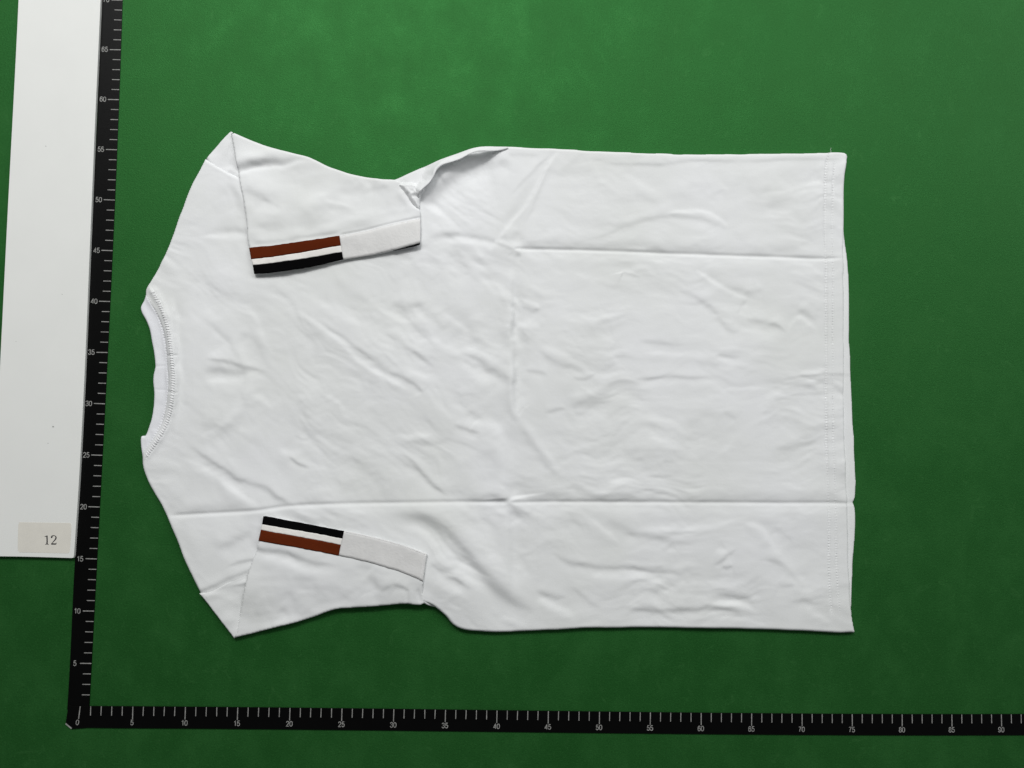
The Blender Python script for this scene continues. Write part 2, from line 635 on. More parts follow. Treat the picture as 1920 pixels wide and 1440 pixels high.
loop = [(float(x0), float(y0))] + top + bot[:4:-1] + [(float(x3), float(y3)), (float(x2), float(y2)), (float(x1), float(y1))]
slab('tape_strip', loop, 0.075, ZH, M_TAPE, ht, 0.012)
for n in range(0, 101):
    x, y = hax(n)
    x2_, y2_ = hax(n + 0.5)
    ang = math.atan2(y2_ - y, x2_ - x) - math.pi / 2
    o = link('tick', HMAJ if n % 5 == 0 else HMIN, None, ht)
    o.location = (x * S, (y - 0.03) * S, (ZH + 0.004) * S)
    o.rotation_euler = (0, 0, ang + (-0.09 if n == 0 else random.uniform(-0.012, 0.012)))
    if n % 5 == 0:
        me, xa, xb, ya, yb = numeral_mesh(str(n))
        o = link('numeral', me, None, ht)
        o.location = ((x - 0.02 - (0.2 if n == 0 else 0)) * S - (xa + xb) / 2, (y - 1.52) * S - (ya + yb) / 2, (ZH + 0.004) * S)
        if n == 0:
            o.rotation_euler = (0, 0, -0.12)
# the torn white core at the tape's corner
slab('torn_corner', pxloop([(123.5, 1355.5, 1), (135, 1365, 1), (133.5, 1367, 1), (122.5, 1358, 1)], ZH), ZH - 0.03, ZH + 0.01,
     M_PRINT, ht)

# ------------------------------------------------------------------ white board with its number
bd = link('display_board', None, None, None, label='long white board with a beige sticker reading 12 at the left edge of the mat',
          category='board')
ZB = 0.42
bl = pxloop([(38, -130, 1), (34.5, 0), (14, 400), (-1, 700), (-19, 1043, 1), (60, 1044.3), (134, 1046.5, 1), (137.5, 1046, 1),
             (138.6, 1042, 1), (148, 900), (158.5, 700), (168.5, 460), (178.5, 220), (188.5, 0), (194, -130, 1)], ZB)
slab('panel', bl, 0.10, ZB, M_BOARD, bd, 0.03)
sk = pxloop([(36, 979, 1), (132, 980.5, 1), (134, 984), (130.8, 1034), (128, 1037.5, 1), (36, 1035.5, 1), (33.5, 1032), (34.5, 985)], ZB)
st = slab('sticker', sk, ZB - 0.01, ZB + 0.012, M_STICK, bd, 0.004)


def ribbon(name, strokes_, z, mat, parent):
    bm = bmesh.new()
    for pts in strokes_:
        pts = [(p[0], p[1], p[2] * 1.35) for p in pts]
        ol, _ = smooth_line([p[:2] for p in pts], 0.25)
        ws = np.interp(np.linspace(0, 1, len(ol)), np.linspace(0, 1, len(pts)), [p[2] for p in pts])
        tg = np.gradient(ol, axis=0)
        tg /= np.linalg.norm(tg, axis=1)[:, None] + 1e-9
        nm = np.stack([-tg[:, 1], tg[:, 0]], 1)
        prev = None
        for p, nrm, w in zip(ol, nm, ws):
            pair = []
            for sg in (-0.5, 0.5):
                qx, qy = p + nrm * w * sg
                X, Y = at(qx, qy, z)
                pair.append(bm.verts.new((float(X) * S, float(Y) * S, z * S)))
            if prev:
                bm.faces.new((prev[0], pair[0], pair[1], prev[1]))
            prev = pair
    bmesh.ops.recalc_face_normals(bm, faces=bm.faces)
    for f in bm.faces:
        if f.normal.z < 0:
            f.normal_flip()
    me = bpy.data.meshes.new(name)
    bm.to_mesh(me)
    bm.free()
    return link(name, me, mat, parent)


ribbon('numeral', [[(83.6, 1006.3, 0.7), (86.2, 1005.6, 1.0), (88, 1004.2, 0.6)], [(88.0, 1004.2, 1.7), (88.3, 1012, 1.8), (88.2, 1020.6, 1.9)],
                   [(84.6, 1020.8, 0.7), (88, 1020.2, 1.1), (91.4, 1020.8, 0.7)]], ZB + 0.016, M_INK, st)
ribbon('numeral', [[(97.2, 1008.6, 2.2), (96.8, 1007.4, 1.8), (97.6, 1005.4, 1.1), (100.6, 1004.3, 0.9), (104, 1005.4, 1.7), (105.0, 1008.4, 1.9),
                    (103.6, 1011.6, 1.5), (100.4, 1015.2, 1.1), (97.0, 1019.2, 0.9), (96.2, 1020.3, 0.6)],
                   [(96, 1020.0, 1.6), (101, 1020.0, 1.9), (104.6, 1019.9, 1.8), (105.4, 1017.4, 0.7)]], ZB + 0.016, M_INK, st)
for (x, y, r_) in ((99.5, 800, 1.7), (90, 831, 0.9), (116.5, 552, 0.8), (86, 274, 1.0), (30, 640, 0.7)):
    ol = [(x + r_ * (1 + 0.3 * math.sin(3 * a_)) * math.cos(a_), y + r_ * 0.8 * math.sin(a_)) for a_ in np.linspace(0, 2 * math.pi, 9)[:-1]]
    slab('speck', pxloop(ol, ZB, 1.0), ZB - 0.01, ZB + 0.006, M_SPECK, bd)

# ------------------------------------------------------------------ the t-shirt
shirt = link('t_shirt', None, None, None, label='white t-shirt lying back side up with both striped sleeves folded over its back',
             category='t-shirt')

# creases of the back, traced from the picture
BODY = [
    # shoulder, upper side
    ('d', 9, .12, [(428, 342), (445, 370), (458, 405)]),
    ('v', 8, .12, [(385, 441), (425, 437), (470, 440)], (.4, 0)),
    ('b', 5, .10, [(368, 447), (410, 444), (468, 447)]),
    ('d', 14, .05, [(395, 380), (402, 430), (398, 470)]),
    ('d', 14, .08, [(380, 505), (400, 545), (425, 575)]),
    ('b', 5, .10, [(415, 553), (450, 570), (478, 592), (490, 628), (505, 655), (522, 672)]),
    ('d', 6, .08, [(470, 610), (480, 640), (500, 680), (512, 696)]),
    ('d', 11, .10, [(398, 598), (425, 622), (446, 652)]),
    ('b', 4, .07, [(395, 622), (420, 640), (438, 655)]),
    ('d', 10, .08, [(548, 590), (575, 612), (610, 640)]),
    ('b', 4.5, .15, [(553, 578), (590, 602), (640, 642), (690, 688), (722, 712)]),
    ('d', 3.5, .14, [(590, 598), (630, 624), (680, 660), (705, 684)]),
    ('d', 5, .22, [(386, 673), (402, 674), (436, 680), (470, 692), (500, 698)]),
    ('d', 8, .20, [(378, 696), (405, 692), (440, 697), (475, 698)]),
    ('b', 7, .10, [(380, 712), (420, 714), (470, 712)]),
    ('b', 7, .10, [(472, 738), (495, 750), (515, 772)]),
    ('d', 8, .07, [(448, 728), (460, 750), (468, 770)]),
    ('d', 14, .09, [(528, 748), (560, 785), (592, 825)]),
    ('d', 12, .07, [(375, 805), (410, 800), (440, 795)]),
    ('b', 9, .08, [(440, 805), (470, 808), (490, 800)]),
    ('d', 3, .10, [(550, 812), (565, 822), (582, 825)]),
    ('d', 3.2, .24, [(542, 853), (560, 868), (584, 879)]),
    ('b', 6, .09, [(522, 838), (545, 848), (575, 845)]),
    ('d', 5.5, .22, [(345, 831), (400, 868), (440, 893), (495, 914), (522, 934), (550, 946)], (.25, .1)),
    ('b', 6, .18, [(332, 855), (375, 874), (420, 902), (462, 934), (495, 954)], (.3, .15)),
    ('d', 12, .06, [(290, 900), (310, 930), (340, 955)]),
    ('v', 10, .10, [(305, 958), (325, 962), (350, 968)]),
    # the lower folding crease
    ('v', 4.0, .28, [(312, 967), (380, 963), (440, 960), (490, 956), (540, 949), (620, 945), (720, 943), (860, 941), (955, 942)], (.05, .02)),
    ('d', 9, .10, [(330, 957), (400, 953), (470, 950)]),
    ('b', 9, .07, [(520, 958), (620, 953), (760, 952), (940, 950)]),
    ('v', 3.8, .28, [(955, 942), (1060, 941), (1180, 941.5), (1330, 942), (1470, 943), (1560, 943), (1592, 944)], (.02, 0)),
    ('d', 12, .10, [(960, 934), (1180, 934), (1400, 936), (1590, 937)], (.05, .05)),
    ('b', 9, .08, [(960, 951), (1180, 952), (1400, 952), (1590, 954)], (.05, .05)),
    ('d', 9, .14, [(870, 936), (920, 930), (958, 936)]),
    ('d', 8, .15, [(945, 944), (968, 956), (985, 975)]),
    # shoulder, lower side
    ('d', 9, .12, [(405, 1034), (440, 1012), (478, 990)]),
    ('d', 4, .18, [(425, 1062), (450, 1055), (474, 1050)], (.5, 0)),
    ('d', 10, .07, [(345, 985), (360, 1030), (380, 1075)]),
    # underarm, upper side
    ('d', 8, .14, [(908, 306), (930, 308), (960, 301)]),
    ('d', 13, .36, [(935, 284), (900, 298), (860, 320), (825, 350), (792, 385)], (.25, .1)),

    ('d', 4, .09, [(945, 291), (980, 292), (1015, 292)]),
    ('d', 3, .17, [(1034, 288), (1005, 318), (980, 343), (955, 372)]),
    ('b', 3.2, .24, [(1047, 281), (1018, 328), (1000, 362), (975, 398), (950, 428), (933, 450)], (.1, .1)),
    ('d', 7, .09, [(1020, 300), (990, 350), (960, 395), (935, 432)]),
    ('d', 4, .17, [(1044, 288), (1022, 330), (1006, 370), (992, 402), (982, 425)]),
    ('b', 3, .10, [(1036, 290), (1014, 335), (1000, 372), (990, 400)]),
    ('d', 7, .08, [(1096, 285), (1080, 302), (1052, 326)]),
    ('b', 6, .07, [(1100, 300), (1120, 320), (1132, 345)]),
    ('d', 6, .16, [(800, 449), (835, 441), (868, 441), (900, 447), (930, 452)], (.3, .05)),
    ('b', 8, .12, [(830, 455), (870, 455), (905, 457), (935, 463), (962, 472)]),
    ('r', 5, .16, [(925, 451), (945, 459), (967, 470)]),
    ('d', 4, .20, [(962, 470), (968, 478), (978, 480)]),
    ('d', 8, .14, [(985, 470), (960, 452), (975, 428)]),
    # the upper folding crease
    ('v', 3.4, .34, [(962, 467), (1060, 468.5), (1180, 472), (1330, 478), (1450, 482), (1545, 485.5), (1583, 484)], (.02, .05)),
    ('d', 10, .12, [(970, 460), (1180, 465), (1400, 472), (1550, 479)], (.05, .1)),
    ('b', 8, .07, [(970, 476), (1180, 481), (1400, 489), (1550, 494)], (.05, .1)),
    ('d', 13, .13, [(835, 458), (862, 478), (878, 510), (886, 545)]),
    ('d', 10, .09, [(880, 475), (915, 500), (935, 530)]),
    ('b', 9, .08, [(900, 520), (930, 545), (965, 545)]),
    ('d', 5, .13, [(1085, 455), (1130, 442), (1180, 421), (1240, 407), (1285, 406), (1330, 417), (1374, 434)], (.3, .25)),
    ('b', 4, .15, [(1235, 405), (1280, 397), (1325, 400), (1350, 414), (1372, 432)]),
    ('d', 8, .07, [(1370, 432), (1395, 452), (1415, 470)]),
    # under the top edge
    ('d', 3.5, .13, [(1090, 296), (1150, 306), (1215, 310), (1260, 307), (1290, 303), (1390, 302), (1520, 299), (1585, 303)], (.2, .1)),
    ('d', 8, .07, [(1280, 347), (1310, 349), (1338, 344)]),
    ('d', 5, .09, [(1322, 378), (1342, 362), (1364, 352)]),
    ('b', 5, .06, [(1328, 372), (1350, 355), (1372, 352)]),
    ('d', 10, .06, [(1395, 325), (1408, 350), (1420, 372)]),
    ('d', 12, .07, [(1430, 385), (1460, 380), (1490, 365)]),
    ('d', 7, .07, [(1180, 362), (1210, 370), (1240, 388)]),
    ('b', 8, .07, [(1160, 325), (1200, 345), (1240, 368)]),
    ('d', 8, .06, [(1240, 370), (1280, 368), (1310, 372)]),
    ('d', 8, .09, [(1525, 315), (1540, 330), (1545, 345)]),
    # neckline of the front showing through, two soft steps
    ('b', 6, .08, [(336, 566), (388, 602), (436, 650), (460, 702), (448, 758), (402, 806), (344, 836)]),
    ('d', 9, .06, [(345, 560), (400, 596), (450, 648), (474, 704), (462, 764), (412, 814), (350, 846)]),
    # centre
    ('d', 9, .14, [(733, 565), (765, 576), (805, 567)]),
    ('b', 6, .09, [(700, 570), (730, 590), (775, 605)]),
    ('d', 6, .20, [(718, 622), (750, 645), (790, 670), (810, 684), (840, 692)], (.2, .4)),
    ('b', 8, .12, [(805, 628), (840, 648), (870, 668)]),
    ('d', 7, .10, [(805, 580), (820, 602), (840, 622)]),
    ('b', 7, .10, [(825, 585), (855, 602), (880, 628)]),
    ('b', 4.5, .20, [(695, 688), (715, 702), (745, 718), (770, 732)], (.2, .4)),
    ('d', 4, .20, [(724, 694), (752, 708), (778, 722), (793, 738)], (.3, .1)),
    ('d', 11, .12, [(868, 598), (888, 628), (900, 660)]),
    ('d', 8, .18, [(893, 662), (912, 686), (940, 702), (965, 728)]),
    ('b', 9, .10, [(858, 675), (890, 702), (930, 728)]),
    ('d', 7, .36, [(957, 485), (962, 540), (961, 620), (965, 700), (963.5, 765), (968, 785)], (.25, .15)),
    ('d', 12, .24, [(938, 790), (947, 850), (953, 905), (957, 938)], (.4, .05)),
    ('d', 9, .22, [(958, 948), (957, 1000), (958, 1060), (957, 1120)], (.1, .4)),
    ('d', 6, .11, [(960, 560), (962, 620), (964, 690), (964, 745), (968, 775), (978, 783)], (.2, .05)),
    ('b', 6, .10, [(955, 700), (955, 750), (960, 785), (975, 790)]),
    ('d', 9, .13, [(966, 786), (992, 822), (1018, 858), (1042, 895)]),
    ('b', 8, .10, [(978, 785), (1008, 822), (1034, 860), (1056, 895)]),
    ('d', 5, .14, [(975, 572), (995, 581), (1015, 582)]),
    ('b', 5, .14, [(975, 562), (995, 567), (1018, 577)]),
    ('b', 9, .12, [(965, 615), (990, 606), (1015, 615)]),
    ('d', 6, .14, [(1005, 655), (1040, 678), (1075, 690), (1100, 696)]),
    ('b', 6, .10, [(1010, 645), (1050, 664), (1085, 680)]),
    ('d', 3.5, .13, [(980, 693), (1005, 699), (1030, 702)]),
    ('d', 3.5, .16, [(1070, 708), (1095, 710), (1120, 704)]),
    ('d', 3.5, .17, [(1020, 776), (1036, 768), (1062, 764)]),
    ('d', 10, .12, [(1060, 762), (1100, 752), (1155, 735)]),
    ('b', 8, .09, [(1060, 745), (1100, 735), (1145, 722)]),
    ('d', 8, .10, [(1110, 625), (1122, 610), (1145, 598)]),
    ('b', 6, .09, [(1050, 600), (1105, 598), (1175, 585)]),
    ('d', 4.5, .18, [(850, 793), (875, 805), (905, 812)]),
    ('d', 7, .12, [(872, 768), (895, 778), (905, 786)]),
    ('b', 8, .12, [(885, 790), (920, 797), (948, 812)]),
    ('b', 6, .13, [(738, 815), (775, 817), (818, 812)]),
    ('d', 6, .11, [(760, 828), (805, 830), (848, 826)]),
    ('d', 4.5, .24, [(742, 850), (765, 860), (785, 880), (808, 904), (848, 938)], (.3, .3)),
    ('d', 14, .08, [(880, 835), (892, 880), (900, 930)]),
    ('b', 14, .08, [(930, 835), (942, 885), (955, 932)]),
    ('d', 8, .08, [(780, 600), (800, 620), (812, 640)]),
    ('d', 6, .08, [(860, 750), (880, 740), (905, 752)]),
    ('d', 10, .07, [(620, 520), (660, 550), (700, 575)]),
    ('b', 7, .06, [(560, 540), (620, 580), (690, 612)]),
    # lower left bulge by the sleeve
    ('d', 13, .26, [(725, 962), (785, 968), (828, 990), (868, 1028), (908, 1078), (950, 1118), (1012, 1152)], (.25, .25)),
    ('b', 12, .14, [(735, 985), (800, 1000), (850, 1045), (890, 1090), (930, 1130)], (.3, .3)),
    ('b', 12, .10, [(850, 968), (900, 1008), (940, 1060), (975, 1105)], (.3, .3)),
    ('d', 8, .17, [(800, 1052), (835, 1070), (862, 1088), (890, 1108)], (.3, .4)),
    ('b', 9, .12, [(815, 1075), (840, 1092), (868, 1115)]),
    ('d', 7, .07, [(950, 958), (957, 1000), (958, 1050)]),
    ('d', 5, .17, [(1030, 1030), (1052, 1046), (1085, 1058), (1130, 1064), (1180, 1063), (1235, 1072), (1296, 1074)], (.2, .3)),
    ('b', 8, .12, [(1070, 1072), (1130, 1080), (1200, 1084), (1260, 1086)]),
    ('b', 5, .12, [(1100, 968), (1130, 990), (1165, 1022)]),
    ('d', 8, .12, [(1135, 972), (1160, 985), (1200, 1000)]),
    ('d', 6, .13, [(1160, 1000), (1220, 1004), (1248, 1010), (1266, 1020)]),
    ('b', 6, .10, [(1180, 995), (1250, 992), (1330, 985), (1400, 968)]),
    ('b', 5, .09, [(1248, 1028), (1258, 1032), (1268, 1030)]),
    ('d', 6, .14, [(1000, 1102), (1030, 1116), (1062, 1122)]),
    ('b', 8, .13, [(1000, 1118), (1040, 1136), (1085, 1160)]),
    ('d', 6, .10, [(1060, 1090), (1095, 1120), (1130, 1142)]),
    ('b', 7, .09, [(930, 1150), (960, 1160), (1000, 1175)]),
    ('d', 6, .19, [(1160, 1138), (1210, 1144), (1280, 1143), (1335, 1139), (1375, 1146), (1412, 1158)], (.25, .2)),
    ('b', 5, .17, [(1318, 1130), (1355, 1130), (1395, 1135), (1420, 1148)]),
    ('d', 8, .13, [(1335, 1110), (1380, 1120), (1418, 1128)]),
    ('b', 6, .14, [(1390, 979), (1418, 984), (1438, 1005), (1452, 1028)]),
    ('b', 9, .11, [(1440, 1010), (1470, 1050), (1498, 1090), (1520, 1125)]),
    ('d', 6, .12, [(1448, 984), (1466, 1000), (1485, 1014)]),
    ('d', 7, .13, [(1425, 1040), (1460, 1055), (1488, 1082), (1510, 1108)]),
    ('d', 3.5, .15, [(1334, 1060), (1358, 1044), (1382, 1028)]),
    ('b', 6, .13, [(1340, 1028), (1352, 1034), (1362, 1030)]),
    ('d', 4, .15, [(1350, 1058), (1362, 1063), (1375, 1058)]),
    ('b', 8, .10, [(1225, 1120), (1270, 1096), (1320, 1092), (1370, 1086)]),
    ('d', 8, .10, [(1210, 1108), (1245, 1100), (1275, 1085)]),
    ('d', 6, .11, [(1455, 1090), (1475, 1098), (1490, 1096)]),
    ('d', 5, .09, [(1495, 1122), (1510, 1126), (1525, 1130)]),
    ('b', 6, .09, [(1500, 1128), (1530, 1150), (1560, 1170)]),
    # right half, middle
    ('d', 5, .14, [(1265, 543), (1300, 556), (1338, 582), (1352, 606), (1372, 620), (1394, 614)], (.2, .2)),
    ('b', 4.5, .15, [(1298, 503), (1332, 524), (1370, 548), (1410, 566)]),
    ('d', 7, .08, [(1330, 510), (1370, 540), (1425, 560)]),
    ('d', 3.5, .12, [(1382, 590), (1388, 573), (1404, 562)]),
    ('d', 5.5, .17, [(1392, 594), (1420, 604), (1452, 610), (1476, 628)]),
    ('b', 5, .14, [(1478, 626), (1486, 604), (1500, 596), (1516, 606), (1536, 626)]),
    ('d', 6, .11, [(1492, 580), (1506, 586), (1530, 602)]),
    ('b', 7, .09, [(1365, 612), (1420, 625), (1470, 632)]),
    ('d', 4.5, .10, [(1190, 638), (1235, 643), (1295, 648)]),
    ('b', 5, .09, [(1200, 662), (1280, 665), (1345, 670)]),
    ('d', 5, .11, [(1335, 668), (1362, 667), (1392, 671)]),
    ('d', 6, .07, [(1300, 680), (1340, 684), (1360, 678)]),
    ('d', 4, .16, [(1172, 709), (1215, 711), (1258, 706), (1312, 709), (1345, 706)]),
    ('d', 3, .16, [(1450, 702), (1500, 705), (1552, 703.5), (1600, 704)], (.5, 0)),
    ('b', 4, .12, [(1495, 696), (1525, 697), (1552, 690)]),
    ('b', 3, .09, [(1345, 731), (1400, 729), (1430, 727)]),
    ('b', 3.5, .09, [(1455, 726), (1500, 724), (1520, 724)]),
    ('d', 6, .08, [(1160, 640), (1145, 660), (1165, 690)]),
    ('d', 4.5, .11, [(1240, 862), (1255, 864), (1268, 860)]),
    ('d', 7, .11, [(1445, 846), (1480, 838), (1510, 828), (1540, 820)]),
    ('d', 6, .08, [(1350, 768), (1368, 778), (1382, 788)]),
    ('d', 7, .07, [(1425, 770), (1445, 774), (1462, 772)]),
    ('b', 6, .06, [(1340, 855), (1362, 835), (1390, 805)]),
    ('b', 6, .06, [(1180, 890), (1230, 895), (1310, 892)]),
    ('d', 7, .06, [(1220, 770), (1260, 785), (1290, 810)]),
    ('d', 5, .08, [(1195, 512), (1170, 510), (1205, 522)]),
    ('b', 5, .08, [(1180, 500), (1210, 500), (1235, 515)]),
    ('d', 6, .07, [(1100, 520), (1160, 540), (1220, 552)]),
    ('b', 6, .06, [(1060, 505), (1120, 525), (1170, 530)]),
    ('d', 6, .08, [(1390, 548), (1410, 549), (1432, 542)]),
    ('b', 6, .06, [(1475, 515), (1510, 510), (1545, 515)]),
    # seam of the lower sleeve
    ('d', 4, .20, [(374, 1109), (398, 1099), (430, 1084), (470, 1069)], (.05, 0)),
    # side bottom
    ('d', 11, .08, [(1560, 330), (1565, 360), (1575, 390)]),
]
UP_LOW = [(385.5, 296, 1), (392, 287), (405, 272), (418, 258), (430, 245.5, 1), (450, 262), (470, 300), (480, 345), (445, 345), (420, 332), (398, 318)]
UP_TOP = [(430.5, 244.5, 1), (455, 256), (500, 273), (545, 286), (577, 293.5), (592, 300), (620, 313), (652, 324), (685, 331), (715, 336), (738, 337), (752, 341), (764, 351), (768, 364),
          (772, 378), (780, 388), (788, 394, 1), (789, 408), (788.6, 435), (788.6, 458, 1), (764, 464), (717, 475), (680, 481.5), (643, 488), (600, 497), (560, 504.5), (520, 510),
          (495, 513.5), (477, 514, 1), (474.5, 497), (470, 478), (466, 462), (464, 450), (462, 420), (458, 390), (452.5, 360), (446, 325), (440, 295), (434, 265)]
LO_LOW = [(374, 1112, 1), (400, 1146), (422, 1174), (439, 1197.5, 1), (470, 1175), (500, 1120), (490, 1064, 1), (465, 1075), (432, 1088), (400, 1104)]
LO_TOP = [(494.5, 967.5, 1), (520, 971.5), (570, 981), (610, 988.5), (646, 995), (690, 1003.5), (730, 1014), (770, 1026), (801.5, 1038, 1), (798, 1062), (794, 1090), (793.2, 1110), (795, 1131, 1),
          (788, 1134.5), (765, 1133), (740, 1134), (700, 1137.5), (665, 1139.5), (628, 1144), (590, 1157), (554, 1168.5), (500, 1182), (465, 1191), (439, 1197.5, 1), (443, 1175), (449, 1148), (456, 1115),
          (463, 1082), (472, 1052), (480, 1033), (485.5, 1013), (490, 990)]
HEM_X = [(1553, 286), (1547, 320), (1545.5, 360), (1545.5, 440), (1547.5, 490), (1548, 560), (1548.5, 700), (1549, 800), (1549.5, 850),
         (1552, 930), (1553, 1000), (1553, 1070), (1554, 1110), (1559, 1155)]
HEM_X2 = [(1564, 300), (1560, 340), (1558.5, 440), (1560, 500), (1560, 600), (1561, 700), (1561, 800), (1562, 860), (1565, 930),
          (1566, 1000), (1567, 1060), (1569, 1110), (1573, 1150)]
BODY += [('s', 1.9, .75, HEM_X, (.02, .02)), ('s', 1.8, .6, HEM_X2, (.02, .02)),
         ('d', 3, .12, [(x - 2, y) for x, y in HEM_X], (.02, .02)), ('b', 3, .05, [(x + 4, y) for x, y in HEM_X], (.02, .02))]
# neck: the topstitched ridge that carries the seam and the dip beside it
NECK2 = [(278, 533), (290, 550), (302, 572), (313, 598), (320, 628), (325, 660), (328, 690), (328.5, 722), (326, 750), (320, 778), (310, 804),
         (294, 830), (276, 855), (268, 868)]
NECK1 = [(274, 551), (284, 568), (297, 592), (306, 620), (311.5, 650), (314.5, 680), (316, 710), (315.5, 738), (311, 765), (303, 792), (290, 820),
         (274, 846), (266, 856)]
BODY += [('v', 2.2, .4, [(314, 667.5), (336, 666.5)], (.0, .2)), ('v', 2.2, .4, [(314, 734.5), (337, 737)], (.0, .2)), ('r', 7, .34, NECK2, (.05, .05)), ('s', 2.0, .6, [(x + 3, y) for x, y in NECK2], (.03, .03)), ('d', 5, .34, [(326, 555), (329, 600), (332.5, 650), (335.5, 700), (336, 740), (332, 780), (330, 832)], (.15, .3))]


def hills(px, py, seed):
    x, y = px / 19.2, py / 19.2
    wx = x + 0.9 * fbm(x / 4.5, y / 4.5, seed + 31, 2)
    wy = y + 0.9 * fbm(x / 4.5 + 7, y / 4.5, seed + 41, 2)
    z = 0.10 * fbm(x / 9, y / 9, seed, 2)
    c, s = math.cos(0.66), math.sin(0.66)
    u, v = wx * c + wy * s, -wx * s + wy * c
    wl = 1 - sstep((px - 900) / 250)
    am = 0.35 + 0.9 * sstep(0.5 + 0.8 * fbm(x / 6.5, y / 6.5, seed + 51, 2))
    z += am * wl * 0.070 * fbm(u / 6.0, v / 2.3, seed + 5, 2) + am * (1 - wl) * 0.068 * fbm(wx / 4.6, wy / 2.0, seed + 9, 2)
    z += am * (0.030 * wl * fbm(u / 2.6, v / 0.95, seed + 15, 2) + 0.026 * (1 - wl) * fbm(wx / 2.3, wy / 0.85, seed + 19, 2))
    z += am * 0.009 * fbm(wx / 1.5, wy / 0.9, seed + 21, 2)
    z += am * 0.006 * fbm(x / 0.7, y / 0.5, seed + 61, 2)
    return z


def poly_depth(px, py, out, reach=40.0):
    ol, _ = smooth_line(out, 4.0, True)
    m = inside(px, py, ol)
    d = np.zeros(len(px))
    d[m] = line_dist(px[m], py[m], np.vstack([ol, ol[:1]]))[0]
    return d


G_BODY, G_SLEEVE = 1.72, 1.9


def z_body(px, py, d):
    z = 0.62 + hills(px, py, 3) + strokes(px, py, BODY, G_BODY)
    # the swell of the stacked layers by the lower sleeve and along the lower edge
    z += 0.35 * np.exp(-(((px - 850) / 110)**2 + ((py - 1105) / 60)**2))
    # it sinks where the folded sleeves lie on it
    for out, k in ((UP_TOP, 0.30), (LO_TOP, 0.30), (LO_LOW, 0.18)):
        z -= k * sstep((poly_depth(px, py, out) - 2) / (22 if k > .2 else 9))
    # hem doubled
    z += 0.05 * sstep((px - 1546) / 8)
    return np.maximum(z, 0.12)


BODY_OUT = [(385, 297, 1), (360, 345), (338, 400), (322, 445), (302, 490), (283, 525), (274, 540), (271.5, 553), (272, 562, 1), (290, 585), (303, 613), (311, 650), (314, 690),
            (315, 730), (309, 770), (300, 797), (285, 823), (266, 848, 1), (266.5, 868), (270, 885), (281, 910), (297, 938), (311, 966), (330, 1010), (349, 1058), (362, 1085),
            (374.5, 1111, 1), (395, 1128), (430, 1120), (480, 1110), (560, 1105), (660, 1105), (740, 1110), (790, 1128, 1), (812, 1136), (835, 1155), (850, 1172), (866, 1180), (905, 1184.5), (960, 1185.5), (1010, 1183),
            (1090, 1179), (1180, 1177.5), (1330, 1178.5), (1420, 1181), (1510, 1184), (1570, 1187), (1603.5, 1187, 1), (1598, 1158), (1594.5, 1120), (1592.5, 1080), (1590.5, 1020),
            (1589.5, 960), (1588.5, 930), (1586.5, 880), (1584, 800), (1583.5, 720), (1583, 620), (1582.5, 540), (1582, 480), (1583, 420), (1582.5, 375), (1584, 330), (1588, 303),
            (1588.8, 290), (1584, 285.5), (1572, 284.5), (1550, 286), (1480, 287), (1380, 288), (1300, 288.5), (1240, 287), (1180, 285.5), (1100, 281.5), (1045, 277.5),
            (1000, 276), (960, 273.5), (925, 274), (895, 279), (860, 290), (820, 303), (785, 316), (755, 329), (738, 336), (700, 345), (620, 352), (520, 350), (446, 331)]
V, Q = cloth(BODY_OUT, z_body, 0.088, 0.45, 0.34)
link('back_panel', fast_mesh('back_panel', V, Q), M_CLOTH, shirt)

# front panel, seen past the hem of the back
FRONT_OUT = [(1560, 395, 1), (1578, 398), (1581.5, 425), (1584.5, 448), (1588.5, 480), (1592, 515), (1593, 545), (1593, 620), (1595, 690), (1598, 760), (1602, 830), (1604.5, 890), (1604.5, 925),
             (1602.5, 937), (1600, 942), (1602.5, 949), (1604.3, 965), (1603.5, 1005), (1600.5, 1050), (1598, 1095), (1596.5, 1140, 1), (1570, 1150, 1)]


def z_front(px, py, d):
    z = 0.36 + 0.03 * fbm(px / 60, py / 60, 44, 2)
    return z + strokes(px, py, [('v', 4, .25, [(1575, 943), (1590, 943), (1604, 942)], (0, 0)), ('d', 2.5, .14, [(1580, 704), (1600, 704.5)], (0, 0))])


V, Q = cloth(FRONT_OUT, z_front, 0.10, 0.28, 0.22)
link('front_panel', fast_mesh('front_panel', V, Q), M_CLOTH, shirt)

# collar band
COLLAR_OUT = [(273.5, 548, 1), (268, 563), (262, 576), (264, 586), (272, 600), (279.5, 618), (284, 645), (288.5, 668), (290, 688), (287, 702), (285.8, 716), (287.5, 738),
              (286, 765), (281.5, 790), (275, 809), (270, 817), (263.5, 817.5), (261.8, 823), (263, 840), (266.5, 862, 1), (276, 853), (293, 826), (308, 796), (317, 766), (321, 738), (321.5, 706),
              (319, 675), (315, 645), (308, 612), (296, 582), (282, 558)]


def z_collar(px, py, d):
    z = 0.52 + 0.02 * fbm(px / 30, py / 40, 71, 3)
    z += strokes(px, py, [('s', 2.0, .9, NECK1, (.03, .03)), ('d', 3.5, .3, [(x + 3.5, y) for x, y in NECK1], (.03, .03)), ('b', 3.5, .3, [(x - 3.5, y) for x, y in NECK1], (.03, .03)),
                          ('d', 4, .18, [(271, 560), (276, 590), (290, 622)]),
                          ('b', 5, .18, [(268, 822), (278, 818), (281, 800)]),
                          ('d', 3, .15, [(274, 838), (279, 822), (281, 806)]),
                          ('v', 2.5, .2, [(287, 685), (300, 687), (314, 687)]), ('v', 3, .12, [(285, 730), (300, 731), (316, 732)]),
                          ('d', 5, .10, [(288, 650), (298, 665), (300, 690)]), ('d', 5, .08, [(286, 750), (296, 755), (306, 760)])])
    return z


